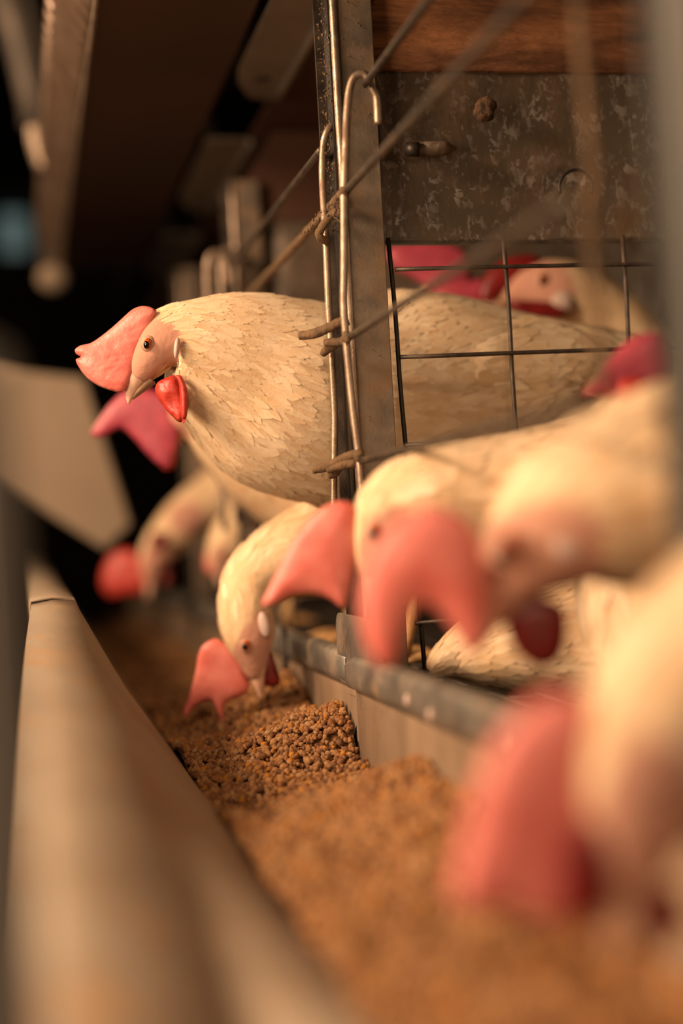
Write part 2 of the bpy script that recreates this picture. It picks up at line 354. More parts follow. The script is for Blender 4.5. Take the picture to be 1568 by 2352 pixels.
def sheet(Yp, lab, full):
    y = Yp+.012
    t = thing('partition_panel', lab, 'panel', Wp(.3, y, .164), 'zinc partition panels')
    # pressed sheet: grid with shallow embossed relief, folded left edge
    V, Fc = [], []; nx, nz = (110, 40) if full else (12, 5); x0, x1, z0, z1 = .2165, .62, .164, .266
    for j in range(nz+1):
        for i in range(nx+1):
            x = x0+(x1-x0)*(i/nx)**(1.0); z = z0+(z1-z0)*j/nz; d = 0
            if full:
                if .233 < x < .262: d -= .0035*max(0, 1-((z-.2215)/.0058)**2)*min(1, (x-.233)/.002)*max(0, (1-(x-.233)/.029))**.6
                r = math.hypot(x-.333, z-.197); d += .0016*(1 if r < .0105 else max(0, 1-(r-.0105)/.002))*(z > .194)
                d += .0016*noise.noise(Vector((x*25, 3, z*25)))
                if x < .222: d -= .004*((.222-x)/.0055)**2
                if z < .166: d -= .001
            V.append(Wp(x, y+d, z))
    for j in range(nz):
        for i in range(nx): a = j*(nx+1)+i; Fc.append((a, a+1, a+nx+2, a+nx+1))
    o = obj('pressed_sheet', (V, Fc), MT['galv'], t); s = o.modifiers.new('s', 'SOLIDIFY'); s.thickness = .0012; s.offset = 1
    obj('bottom_fold', rbox((.2165, y-.004, .1625), (.62, y, .1640)), MT['wire'], t, smooth=False)
    if full:
        g = ellip(P(1112, 254, .8435), (cX, cU, fw), (.0068, .0072, .0042), 22, 16)
        V = [v+(v-P(1112, 254, .8435))*.45*noise.noise(v*260) for v in g[0]]
        obj('dirt_clump', (V, g[1]), MT['clump'], t)
        b = tube([P(936, 343, .836), P(948, 343, .834), P(962, 343, .833)], .0042, 14); obj('bolt_head', b, MT['darkwire'], t)
        obj('pressed_notch', tube([P(948, 343, .8385), P(985, 342, .8375), P(1020, 341, .8390), P(1046, 340, .8435)], [.0042, .0044, .0042, .001], 16, 20), MT['galv'], t)
        a = [P(1322+38*math.cos(q), 430-40*math.sin(q), .8505) for q in np.linspace(-.4, PI+.4, 20)]; obj('knockout_ring', tube(a, .0010, 8), MT['darkwire'], t)
    return t
sheet(.798, 'spangled zinc panel with a dirt clump and a pressed notch', True)
sheet(1.205, 'dim zinc panel of the next cage, seen through the wires left of the post', False)
# brown boards above the panels
b = poly_y([(.209, .2925), (.2135, .267), (.235, .2655), (.62, .268), (.62, .345), (.243, .345), (.222, .315)], .806, .014)
o = obj('manure_board', b, MT['rust'], smooth=False, label='rough rust brown board resting on the spangled zinc panel', cat='board', group='brown boards above the panels'); bev(o, .002)
b = poly_y([(.2, .2925), (.2135, .267), (.62, .268), (.62, .345), (.232, .345), (.212, .315)], 1.215, .014)
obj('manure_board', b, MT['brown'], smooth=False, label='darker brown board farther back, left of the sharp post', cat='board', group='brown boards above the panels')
# partition wire mesh, each wire a part
for Yp, lab in ((.798, 'square wire grid of the partition under the spangled zinc panel'), (1.205, 'wire grid of the next partition, hidden behind the white hen')):
    t = thing('partition_grid', lab, 'wire grid', Wp(.3, Yp+.006, -.1), 'wire grids between the cages')
    xs = [(.2185, .2265), (.2895, .293), (.366, .3655), (.445, .445), (.522, .522)]
    for (xt, xb) in xs:
        pts = [Wp(xt+(xb-xt)*k/6+.0005*math.sin(k*2), Yp+.006, .166-.26*k/6) for k in range(7)]
        obj('grid_wire', tube(pts, .0014, 8, 14), MT['darkwire'] if xt < .22 else MT['wire'], t)
    for z in (.147, .0955, .044, -.008, -.06):
        obj('grid_wire', tube([Wp(.221, Yp+.0032, z), Wp(.36, Yp+.0035, z+.0008), Wp(.6, Yp+.0035, z)], .0013, 8, 8), MT['wire'], t)

# ------------------------------------------------------------------ front doors: horizontal wires + end rods with hooks
def world_dir_ext(p, y_to):                       # straight wire parallel to the row
    q = Vector(p); return Vector((q.x, CAM.y+y_to, q.z))
near_door = thing('cage_door', 'near wire cage door: sharp hooked rod by the post and blurred wires running to the upper right', 'cage door', Wp(.18, .6, -.05), 'front cage doors')
R1 = [(868, 285, .79), (867, 250, .789), (864, 222, .788), (855, 203, .787), (838, 172, .786), (815, 176, .786), (803, 205, .786), (797, 260, .786), (794, 330, .786), (790, 430, .786),
      (790, 520, .787), (790, 620, .788), (789, 700, .789), (794, 770, .789), (801, 850, .79), (810, 940, .79), (819, 1010, .79), (824, 1050, .79), (829, 1110, .79), (836, 1200, .79)]
obj('end_rod', tube([P(*q) for q in R1], .0022, 14, 120, .02), MT['rod'], near_door)
def near_wire(px, py, D, y_to, r=.0021, name='cross_wire'):
    p = P(px, py, D); q = world_dir_ext(p, y_to)
    return obj(name, tube([p, p.lerp(q, .3), p.lerp(q, .6), q], r, 12, 20), MT['wire'], near_door)
near_wire(838, 194, .784, .44); near_wire(797, 436, .784, .44); near_wire(806, 772, .784, .44); near_wire(830, 1058, .786, .44)
# weld blobs where wires meet the rod
for (x, y) in ((791, 440), (796, 775), (824, 1046)):
    g = eimg(x, y, .786, 13, 16, .003, seg=12, rings=8); obj('weld', ([v+(v-P(x, y, .786))*.3*noise.noise(v*500) for v in g[0]], g[1]), MT['dusty'], near_door)
# near end of that door (large blur) : two kinked rods
obj('end_rod', tube([P(*q) for q in [(1322, -80, .5), (1332, 60, .5), (1345, 200, .5), (1358, 330, .5), (1368, 420, .5), (1352, 480, .505), (1362, 600, .505), (1372, 720, .505), (1382, 900, .505)]], .0023, 12, 50), MT['dusty'], near_door)

far_door = thing('cage_door', 'wire cage door beyond the post, its bright hooked rod standing against the white hen', 'cage door', Wp(.18, 1.0, -.05), 'front cage doors')
R2 = [(770, 300, .835), (764, 288, .832), (752, 300, .83), (743, 330, .83), (740, 390, .83), (742, 450, .83), (745, 500, .83), (749, 570, .83), (752, 650, .83), (755, 720, .83),
      (760, 800, .83), (764, 880, .83), (768, 960, .83), (767, 1060, .83), (766, 1150, .83), (766, 1200, .83)]
obj('end_rod', tube([P(*q) for q in R2], .0021, 14, 100, .02), MT['rod'], far_door)
def far_wire(px, py, D, y_to, m, r, jit=0):
    p = P(px, py, D); q = world_dir_ext(p, y_to); obj('cross_wire', tube([p, p.lerp(q, .25), p.lerp(q, .5), p.lerp(q, .75), q], r, 12, 70, jit), m, far_door)
far_wire(736, 345, .83, 1.19, MT['wire'], .0021); far_wire(785, 447, .80, 1.19, MT['dusty'], .0028, .16)
obj('wire_hook', tube([P(790, 470, .80), P(762, 492, .812), P(735, 530, .82), P(735, 545, .822), P(752, 556, .827)], .0024, 10, 24, .1), MT['dusty'], far_door)
for (pts, r) in (([(800, 735, .80), (775, 743, .80), (750, 755, .803), (715, 768, .807), (688, 771, .81)], .0028), ([(800, 782, .797), (775, 786, .80), (745, 787, .803)], .0025),
                 ([(770, 790, .812), (752, 802, .82), (742, 812, .825)], .0024),
                 ([(820, 1042, .795), (790, 1052, .80), (755, 1070, .803), (718, 1080, .806)], .0026), ([(818, 1062, .797), (785, 1068, .80), (752, 1080, .803)], .0026), ([(772, 1080, .81), (760, 1090, .82)], .003)):
    obj('wire_stub', tube([P(*q) for q in pts], [r*1.1, r*1.05, r, r, r*.85], 12, 26, .09), MT['dusty'], far_door)
obj('dust_fluff', fluff_cloud(lambda: P(random.uniform(715, 785), 0, 1) if False else (lambda t: P(785-t*185+random.gauss(0, 3), 447+t*195+random.gauss(-4, 5), .80+.25*t*t))(random.random()**1.6*.5), 70, .0013), MT['fluff'], far_door, kind='stuff', smooth=False)
obj('dust_fluff', fluff_cloud(lambda: P(770+random.gauss(0, 9), 482+random.gauss(0, 14), .80), 60, .002), MT['fluff'], far_door, kind='stuff', smooth=False)
# far end rod with its hook, blurred, in front of second post
for dy, lab in ((1.175, 0), (1.192, 1)):
    c = Vector((.179, dy, .2))
    pts = [Wp(.181+.002*lab, dy, .205-.0), Wp(.177, dy, .225), Wp(.170, dy, .232), Wp(.163, dy, .222), Wp(.162, dy, .18), Wp(.163, dy, .10), Wp(.165, dy, .0)]
    if lab: pts = [q+Vector((.014, 0, .006)) for q in pts]
    obj('end_rod', tube(pts, .0028, 10, 40), MT['rod'], far_door)

# ------------------------------------------------------------------ feed trough
XW = .182
tr = thing('feed_trough', 'long dusty metal feed trough running along the front of the cages', 'feeder', Wp(.09, .8, -.18))
# aisle-side wall: rim + sloping inner wall. near section sags toward the camera, far section straight
def strip(rowsL, m, name, th=.0014):
    V, Fc = [], []; k = len(rowsL[0])
    for r in rowsL: V += [Vector(tuple(p)) for p in r]
    for i in range(len(rowsL)-1):
        for j in range(k-1): Fc.append((i*k+j, i*k+j+1, (i+1)*k+j+1, (i+1)*k+j))
    o = obj(name, (V, Fc), m, tr); s = o.modifiers.new('s', 'SOLIDIFY'); s.thickness = th; s.offset = 0
    return o
outer = cat_resample([tuple(P(*q)) for q in [(74, 1386, .85), (64, 1480, .76), (56, 1650, .64), (54, 1900, .52), (56, 2200, .43), (60, 2500, .37), (62, 3000, .31)]], 40)
inner = cat_resample([tuple(P(*q)) for q in [(168, 1380, .85), (206, 1500, .76), (268, 1650, .66), (350, 1900, .54), (450, 2200, .45), (540, 2500, .39), (640, 3000, .33)]], 40)
rows = []
for a, b in zip(outer, inner):
    a, b = Vector(a), Vector(b); y = b.y
    ct = Vector((.088, y, CAM.z-.142)); bt = Vector((.100, y, CAM.z-.165))
    ob = Vector((a.x+.004, a.y, a.z-.09)); mid = b.lerp(a, .5)+Vector((0, 0, .0012))
    rows.append([ob, a+Vector((-.0008, 0, -.004)), a, mid, b, b+Vector((.002, 0, -.006)), b.lerp(ct, .5)+Vector((-.002, 0, -.002)), ct, bt])
strip(rows, MT['rim'], 'front_wall')
rows = []
for y in np.linspace(.866, 2.6, 30):
    wv = .0006*math.sin(y*9)
    rows.append([Wp(.006, y, -.13), Wp(.0025, y, -.040), Wp(.0032, y, -.0362+wv), Wp(.016, y, -.0346+wv), Wp(.0285, y, -.0365+wv), Wp(.031, y, -.043), Wp(.055, y, -.09), Wp(.088, y, -.142), Wp(.1, y, -.165)])
strip(rows, MT['rim'], 'front_wall')
# joint lap seen at the seam, with a crumb lying on it
strip([[Vector(outer[0])+Vector((0, d, .0003)), (Vector(outer[0])+Vector(inner[0]))/2+Vector((0, d, .0016)), Vector(inner[0])+Vector((0, d, .0003)), Vector(inner[0])+Vector((.003, d, -.008))] for d in (.0, .008, .016)], MT['rim'], 'lap_joint')
obj('trough_bottom', rbox((.098, .1, -.168), (XW-.004, 2.6, -.165)), MT['wall'], tr, smooth=False)
# cage-side wall in two lapped sections
for (y0, y1, dx) in ((.1, .792, 0), (.786, 2.6, .0016)):
    rows = []
    for y in np.linspace(y0, y1, 24): rows.append([Wp(XW+dx-.001, y, -.076), Wp(XW+dx, y, -.10), Wp(XW+dx+.0005*math.sin(y*40), y, -.13), Wp(XW+dx-.002, y, -.166)])
    strip(rows, MT['wall'], 'back_wall', .0012)
def lip(y0, y1, dx, notch=False):
    rows = []
    for k, y in enumerate(np.linspace(y0, y1, 40)):
        e = 0
        if notch: e = min(1, (y1-y)/.008)
        else: e = 1
        top = -.0735-.003*(1-e); 
        rows.append([Wp(XW+.004+dx, y, top-.012), Wp(XW+.004+dx, y, top-.001), Wp(XW+.001+dx, y, top), Wp(XW-.004+dx, y, top-.0012), Wp(XW-.0062+dx, y, top-.004), Wp(XW-.0064+dx, y, -.088), Wp(XW-.005+dx, y, -.0925), Wp(XW-.002+dx, y, -.0935)])
    return strip(rows, MT['lip'], 'back_lip', .0009)
lip(.1, .792, 0, True); lip(.80, 2.6, .002)
# rounded joint plate clamped behind the lip
def rrect(y0, y1, z0, z1, r):
    pts = []
    for cy, cz, a0 in ((y1-r, z1-r, 0), (y0+r, z1-r, 90), (y0+r, z0+r, 180), (y1-r, z0+r, 270)):
        for k in range(7): a = math.radians(a0+15*k); pts.append((cy+r*math.cos(a), cz+r*math.sin(a)))
    return pts
jp = obj('joint_plate', poly_x(rrect(.716, .822, -.0925, -.0515, .010), XW-.0040, .0014), MT['lip'], tr, smooth=False, label='round cornered grey joint plate on the trough edge'); bev(jp, .0004)
for (x, y) in ((935, 1608), (988, 1642), (1156, 1702)):
    v0 = P(x, y, 1)-CAM; k = (XW-.0066)/v0.x; c = CAM+v0*k
    obj('rivet', ellip(c, (Vector((1, 0, 0)), Vector((0, 1, 0)), Vector((0, 0, 1))), (.0014, .003, .003), 12, 8), MT['ear'], tr)  # pale colour paints the bright highlights onto the rivet heads
obj('guard_rod', tube([Wp(.176, .985, -.07), Wp(.176, .985, -.15)], .0022, 10, 4), MT['darkwire'], tr)
# brackets that carry the trough on the posts (hold it up)
for y in (.40, .803, 1.21, 1.615):
    obj('bracket', rbox((XW+.001, y, -.16), (XP+.003, y+.015, -.085)), MT['dark'], tr, smooth=False)

# ------------------------------------------------------------------ feed
def hgt(x, y):
    t = min(max((x-.085)/(XW-.085), 0), 1); s = t*t*(3-2*t)
    h = -.1395+.004*t
    def b(yc, wl, wr, a): d = y-yc; return a*math.exp(-(d/(wl if d < 0 else wr))**2)
    h += s*b(.822+.02*(1-t), .024, .05, .029)+(.2+.8*s)*b(.98, .07, .16, .031)+(.2+.8*s)*b(.635, .10, .06, .020)
    h += (1-s)*b(.86, .03, .05, .007)-.010*math.exp(-(((x-.115)/.03)**2+((y-.73)/.05)**2))
    h += .006*noise.noise(Vector((x*28, y*22, 1)))+.003*noise.noise(Vector((x*80, y*80, 5)))
    if y < .55: h -= .0*(.55-y)
    return h
feed = thing('feed', 'heaped brown crumbled poultry feed filling the trough', 'feed', Wp(.13, .8, -.164))
V, Fc = [], []; ys = np.linspace(.12, 2.55, 320); xs = np.linspace(.087, XW-.001, 34)
for y in ys:
    for x in xs: V.append(Wp(x, y, hgt(x, y)-.0036))
for j in range(len(ys)-1):
    for i in range(len(xs)-1): a = j*len(xs)+i; Fc.append((a, a+1, a+len(xs)+1, a+len(xs)))
mbed = mat('feed_bed_dust', srgb(120, 78, 38), srgb(92, 58, 28), 300, .9, 0, 1, 500, dist=.003)
obj('feed_bed', (V, Fc), mbed, feed, kind='stuff')
ico = bmesh.new(); bmesh.ops.create_icosphere(ico, subdivisions=2, radius=1); 
iv2 = np.array([tuple(v.co) for v in ico.verts]); if2 = np.array([[v.index for v in f.verts] for f in ico.faces]); ico.free()
ico = bmesh.new(); bmesh.ops.create_icosphere(ico, subdivisions=1, radius=1)
iv1 = np.array([tuple(v.co) for v in ico.verts]); if1 = np.array([[v.index for v in f.verts] for f in ico.faces]); ico.free()
def crumb_variants(base, n):
    out = []
    for k in range(n):
        v = base.copy(); r = 1+np.array([.55*noise.noise(Vector(p)*1.3+Vector((k*7, 0, 0)))+.2*noise.noise(Vector(p)*3+Vector((0, k*5, 0))) for p in v]); v *= r[:, None]
        v *= np.array([rng.uniform(.75, 1.35), rng.uniform(.75, 1.1), rng.uniform(.6, 1.0)])
        for q in range(3):                       # broken flat sides
            nrm = rng.normal(size=3); nrm /= np.linalg.norm(nrm); d = v@nrm; lim = rng.uniform(.5, .8); v -= np.outer(np.maximum(d-lim, 0), nrm)
        out.append(v)
    return out
v2s, v1s = crumb_variants(iv2, 14), crumb_variants(iv1, 14)
PAL = np.array([srgb(188, 132, 78)[:3], srgb(170, 112, 62)[:3], srgb(198, 146, 92)[:3], srgb(212, 138, 44)[:3], srgb(148, 98, 58)[:3], srgb(126, 84, 52)[:3], srgb(204, 158, 110)[:3]])
PAL = PAL*np.array([.66, .69, .70])
PW = np.array([.26, .22, .2, .08, .12, .06, .06]); PW /= PW.sum()
def place_crumbs(spots, variants, faces):
    nv, nf = len(variants[0]), len(faces); n = len(spots)
    V = np.zeros((n*nv, 3)); Fq = np.zeros((n*nf, 3), int); Cc = np.zeros((n*nv, 4)); Cc[:, 3] = 1
    for i, (p, s) in enumerate(spots):
        R = np.array(Euler(tuple(rng.uniform(0, 6.28, 3))).to_matrix()); V[i*nv:(i+1)*nv] = (variants[rng.integers(len(variants))]*s)@R.T+np.array(p)
        Fq[i*nf:(i+1)*nf] = faces+i*nv; Cc[i*nv:(i+1)*nv, :3] = PAL[rng.choice(len(PAL), p=PW)]*rng.uniform(.85, 1.12)
    return V, Fq, Cc
def fast_obj(name, V, Fq, Cc, parent, kind='stuff'):
    org = np.array(ORG[parent.name]); me = bpy.data.meshes.new(name); V = V-org
    me.vertices.add(len(V)); me.vertices.foreach_set('co', V.astype(np.float32).ravel())
    k = Fq.shape[1]; me.loops.add(Fq.size); me.loops.foreach_set('vertex_index', Fq.astype(np.int32).ravel())
    me.polygons.add(len(Fq)); me.polygons.foreach_set('loop_start', np.arange(0, Fq.size, k, dtype=np.int32)); me.polygons.foreach_set('loop_total', np.full(len(Fq), k, dtype=np.int32))
    me.update(); me.validate()
    ca = me.color_attributes.new('pc', 'FLOAT_COLOR', 'POINT'); ca.data.foreach_set('color', Cc.astype(np.float32).ravel())
    me.materials.append(MT['feed']); o = bpy.data.objects.new(name, me); COL.objects.link(o); o.parent = parent
    if kind: o['kind'] = kind
    ORG[o.name] = ORG[parent.name]; return o
sharp, soft, single = [], [], []
def spot(x, y, lift=0):
    return np.array(Wp(x, y, hgt(x, y)+lift))
N1 = 5600
for i in range(N1):
    x, y = rng.uniform(.088, XW-.002), rng.uniform(.66, .93)
    sharp.append((spot(x, y, rng.uniform(-.0015, .0010)), rng.uniform(.0013, .0024)))
for i in range(19000):
    y = rng.uniform(.15, .665); x = rng.uniform(.088, XW-.002); soft.append((spot(x, y, rng.uniform(-.001, .001)), rng.uniform(.0014, .0025)))
for i in range(8000):
    y = .93+1.3*rng.random()**1.5; x = rng.uniform(.088, XW-.002); soft.append((spot(x, y, rng.uniform(-.001, .001)), rng.uniform(.0014, .0025)))
# the 300 crumbs that show largest and sharpest become single pieces
cand = [i for i, (p, s) in enumerate(sharp) if .76 < (Vector(p)-CAM).y < .845]
cand.sort(key=lambda i: -sharp[i][1]-.0006*((sharp[i][0][2]-CAM.z) > hgt(sharp[i][0][0], sharp[i][0][1])+.0003)); pick = set(cand[:290])
fast_obj('crumb_layer', *place_crumbs([s for i, s in enumerate(sharp) if i not in pick], v2s, if2), feed)
fast_obj('crumb_layer', *place_crumbs(soft, v1s, if1), feed)
for i in sorted(pick): fast_obj('crumb', *place_crumbs([sharp[i]], v2s, if2), feed, None)
fast_obj('crumb', *place_crumbs([(np.array(P(108, 1405, .835)), .0022)], v2s, if2), tr, None)

# ------------------------------------------------------------------ hens
def remesh(geo, vox, it=6):
    me = bpy.data.meshes.new('tmp'); me.from_pydata([tuple(v) for v in geo[0]], [], geo[1]); o = bpy.data.objects.new('tmp', me); COL.objects.link(o)
    bm = bmesh.new(); bm.from_mesh(me); bmesh.ops.remove_doubles(bm, verts=bm.verts, dist=1e-6); bmesh.ops.recalc_face_normals(bm, faces=bm.faces); bm.to_mesh(me); bm.free()
    m = o.modifiers.new('r', 'REMESH'); m.mode = 'VOXEL'; m.voxel_size = vox
    s = o.modifiers.new('s', 'SMOOTH'); s.iterations = it; s.factor = .6
    dg = bpy.context.evaluated_depsgraph_get(); e = o.evaluated_get(dg).to_mesh()
    n = len(e.vertices); co = np.empty(n*3); e.vertices.foreach_get('co', co); F_ = [tuple(p.vertices) for p in e.polygons]
    co = co.reshape(-1, 3).copy(); o.evaluated_get(dg).to_mesh_clear(); bpy.data.objects.remove(o); bpy.data.meshes.remove(me)
    return co, F_
def feather_mesh(co, faces, C, skin_fn, n, len_fn, lift=.045, org=None):
    fc = [f for f in faces]; tri = np.array([(f[0], f[1], f[2]) for f in fc]); quad = [f[3] if len(f) > 3 else f[2] for f in fc]
    A = co[tri[:, 0]]; B = co[tri[:, 1]]; D_ = co[np.array(quad)]; Cc = co[tri[:, 2]]
    nr = np.cross(Cc-A, D_-B); ar = np.linalg.norm(nr, axis=1)+1e-12; nr /= ar[:, None]
    ctr = (A+B+Cc+D_)/4
    Ca = np.array([tuple(c) for c in C]); Tn = np.gradient(Ca, axis=0); Tn /= np.linalg.norm(Tn, axis=1)[:, None]
    sel = rng.choice(len(fc), size=n*2, p=ar/ar.sum()); V, Fq, Sh, Ed, Nn = [], [], [], [], []
    cnt = 0; bvh = BVHTree.FromPolygons([tuple(v) for v in co], faces)
    # feather template u (width) v (length)
    vs = np.array([0, .2, .45, .7, .88, 1.0]); wv = np.array([.3, .8, 1, .85, .5, .1])
    for i in sel:
        if cnt >= n: break
        j = rng.random(2); p = A[i]*(1-j[0])*(1-j[1])+B[i]*j[0]*(1-j[1])+Cc[i]*j[0]*j[1]+D_[i]*(1-j[0])*j[1]
        px, py = PX(p)
        if skin_fn(px, py) > .25: continue
        k = int(np.argmin(((Ca-p)**2).sum(1))); t = Tn[k]; N_ = nr[i]; t = t-N_*(t@N_); L = np.linalg.norm(t)
        if L < .15: continue
        t /= L; s = np.cross(N_, t); a = rng.normal(0, .20); t2 = t*math.cos(a)+s*math.sin(a); s2 = np.cross(N_, t2)
        ln = len_fn(k/len(C), px, py)*rng.uniform(.8, 1.2); wd = ln*rng.uniform(.10, .16); lf = lift*rng.uniform(.5, 1.3); sh = rng.random(); lv = rng.uniform(0, .0004)
        b0 = len(V)
        for q in range(6):
            v = vs[q]
            for u in (-1, 0, 1):
                g = p+t2*(v-.35)*ln+s2*u*wv[q]*wd; hit, hn, _, _ = bvh.find_nearest(Vector(g))     # lie along the curved body
                if hn.dot(Vector(N_)) < 0: hn = -hn
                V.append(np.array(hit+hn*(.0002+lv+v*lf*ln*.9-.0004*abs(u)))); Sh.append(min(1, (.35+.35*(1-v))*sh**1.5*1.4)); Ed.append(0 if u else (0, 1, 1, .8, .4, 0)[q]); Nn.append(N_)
        for q in range(5):
            for u in range(2): c = b0+q*3+u; Fq.append((c, c+3, c+4, c+1))
        cnt += 1
    return V, Fq, Sh, Ed, Nn
def set_attr(o, name, vals):
    a = o.data.attributes.new(name, 'FLOAT', 'POINT'); a.data.foreach_set('value', np.array(vals, np.float32))
def hen(label, spine, comb, beak, eye=None, ear=None, wattles=(), skin=(), D=.8, extra=(), vox=.003, feathers=0, flen=None, combargs={}, combmat='comb', wmat='wattle', legs=True, headw=.013, beaklow=None, group='white hens in the cages'):
    b0 = spine[-1]; base = P(b0[0], b0[1], b0[2]); fz = CAM.z-.095
    t = thing('hen', label, 'hen', Vector((base.x, base.y, fz)), group)
    V, Fc, C, _ = loft(spine, 24, 48)
    geo = merge((V, Fc), *extra); co, fs = remesh(geo, vox, 5)
    def skf(px, py):
        m = 0
        for (sx, sy, rx, ry, rot) in skin:
            dx, dy = px-sx, py-sy; c, s = math.cos(rot), math.sin(rot); u, v = (c*dx+s*dy)/rx, (-s*dx+c*dy)/ry
            d = math.hypot(u, v)+.12*noise.noise(Vector((px*.05, py*.05, 0))); m = max(m, min(1, max(0, (1.12-d)/.2)))
        return m
    body = obj('plumage', ([Vector(v) for v in co], fs), MT['plume'], t)
    pr = [PX(v) for v in co]; set_attr(body, 'skin', [skf(*q) for q in pr])
    if feathers:
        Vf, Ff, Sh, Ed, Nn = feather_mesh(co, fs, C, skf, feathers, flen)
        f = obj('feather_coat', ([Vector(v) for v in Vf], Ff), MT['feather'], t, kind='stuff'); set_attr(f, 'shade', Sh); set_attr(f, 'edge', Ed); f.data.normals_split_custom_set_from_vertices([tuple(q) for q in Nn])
    if comb: 
        a = dict(D=D, thick=.006, h=10); a.update(combargs); obj('comb', slab(comb, **a), MT[combmat], t)
    if beak: bk = obj('upper_beak', loft(beak, 16, 18)[:2], MT['beak'], t)
    if beaklow: obj('lower_beak', loft(beaklow, 14, 14)[:2], MT['beaklow'], t)
    if eye:
        ex, ey, er, sq = eye
        for sgn in (-1, 1):
            dd = D+sgn*headw
            obj('eyelid', eimg(ex, ey, dd-sgn*.0005, er*1.75, er*2.1, .0020, .3, seg=20, rings=12), MT['lid'], t, label='bare skin ring round the eye')
            e = obj('eye', eimg(ex, ey, dd+sgn*.0010, er*1.05, er*1.4, .0022, .2, seg=20, rings=12), MT['iris'], t)
            obj('pupil', eimg(ex-er*.2, ey+er*.2, dd+sgn*.0017, er*.85, er*1.15, .0018, .2, seg=16, rings=10), MT['pupil'], e)
    if ear:
        x, y, rx, ry, rot = ear
        for sgn in (-1, 1): obj('earlobe', eimg(x, y, D+sgn*(headw+.001), rx, ry, .0025, rot), MT['ear'], t)
    for wt in wattles:
        a = dict(D=D, thick=.005, h=9); a.update(wt[1] if len(wt) > 1 else {}); obj('wattle', slab(wt[0], **a), MT[wt[2] if len(wt) > 2 else wmat], t)
    if legs:
        k = legs if not isinstance(legs, bool) else 34
        c = C[k]; 
        for sgn in (-1, 1):
            h = Vector((c.x, c.y+sgn*.022, c.z-.02)); q = [h, h+Vector((.012, 0, -.45*(h.z-fz))), Vector((h.x-.004, h.y, fz+.008)), ]
            leg = obj('leg', tube(q, [.010, .0055, .0042], 12, 12), MT['skin'], t)
            ft = Vector((q[-1].x, q[-1].y, fz+.006)); g = merge(*[tube([ft, ft+Vector((-.018*math.cos(a), .018*math.sin(a), .002)), ft+Vector((-.034*math.cos(a), .034*math.sin(a), -.001))], [.004, .0034, .0016], 8, 6) for a in (-.5, 0, .5, math.pi)])
            obj('foot', g, MT['skin'], t)
    return t
PI = math.pi
# 1. the sharp hen, head raised over the trough
comb1 = [(360, 714), (345, 705), (325, 703), (305, 710), (285, 727), (262, 748), (235, 770), (208, 788), (186, 793), (172, 803), (176, 814), (186, 820), (174, 826), (182, 845), (200, 868), (225, 886), (255, 897), (276, 901), (290, 893), (300, 868), (312, 830), (325, 790), (345, 750)]
main = hen('sharp white hen with raised head leaning out over the trough beside the post',
    [(318, 872, .842, 22, .006), (330, 845, .842, 38, .010), (350, 815, .843, 50, .0135), (372, 790, .845, 66, .0155), (398, 782, .848, 86, .018), (436, 795, .852, 122, .022),
     (484, 818, .86, 158, .029), (545, 850, .872, 192, .038), (620, 893, .885, 220, .047), (700, 922, .90, 226, .053), (790, 928, .915, 224, .057), (900, 903, .935, 232, .06),
     (1030, 895, .95, 214, .062), (1160, 885, .955, 178, .058), (1290, 850, .96, 115, .045), (1400, 815, .96, 55, .03), (1470, 800, .96, 20, .012)],
    comb1, [(322, 846, .842, 27, .0062), (309, 873, .842, 23, .0052), (301, 897, .842, 15, .0036), (297, 915, .842, 8, .002), (295, 927, .842, 2, .0007)],
    beaklow=[(350, 872, .843, 12, .0045), (334, 885, .843, 11, .004), (318, 900, .842, 8, .003), (304, 916, .842, 3, .0012)],
    eye=(339, 789, 9.2, 1), ear=(406, 799, 7, 25, .10), headw=.0130,
    wattles=[([(380, 868), (362, 878), (356, 895), (362, 915), (376, 935), (394, 955), (408, 968), (418, 968), (424, 948), (420, 915), (412, 885), (402, 862)], dict(D=.836, thick=.0055, tx=-.00004, ripple=.003), 'wattle'),
             ([(400, 862), (410, 880), (413, 915), (416, 955), (421, 974), (428, 960), (432, 930), (431, 900), (424, 878), (415, 862)], dict(D=.833, thick=.006), 'wattle')],
    skin=[(340, 805, 80, 46, 2.0), (388, 796, 34, 52, .1), (325, 850, 34, 55, .45)],
    D=.843, vox=.0016, combargs=dict(D=.8385, thick=.0075, h=5, ripple=.0013, tx=-.00002, rnd=40, smooth_n=3),
    extra=[eimg(1150, 850, .925, 225, 115, .036, -.12), eimg(760, 1080, .91, 60, 90, .03, .3)],
    feathers=15000, flen=lambda t, px, py: .009+.020*min(1, max(0, (px-380)/350))+(.012 if px > 1080 else 0), legs=32)
# wing feathers of that hen, long quills, seen through the partition
def quill(p, t, s, nrm, ln, wd):
    V, Fc = [], []
    for q in range(9):
        v = q/8; wq = wd*math.sin(math.pi*min(1, .08+v*.92))**.5*(1 if v < .8 else 1-.7*(v-.8)/.2)
        for u in (-1, 0, 1): V.append(p+t*ln*v+s*u*wq+nrm*(.0012*(u == 0)+.006*math.sin(v*2.6)))
    for q in range(8):
        for u in range(2): c = q*3+u; Fc.append((c, c+1, c+4, c+3))
    return V, Fc
for k in range(8):
    x, y = 1235+k*9, 765+k*13; a = .16+k*.03; d = (cX*math.cos(a)-cU*math.sin(a)).normalized()
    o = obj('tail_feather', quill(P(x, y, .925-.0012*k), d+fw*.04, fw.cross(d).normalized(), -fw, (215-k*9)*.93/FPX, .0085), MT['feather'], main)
    set_attr(o, 'shade', [.5*((k*7) % 5)/5+.1]*27); set_attr(o, 'edge', [1]*27); sm = o.modifiers.new('s', 'SOLIDIFY'); sm.thickness = .0004
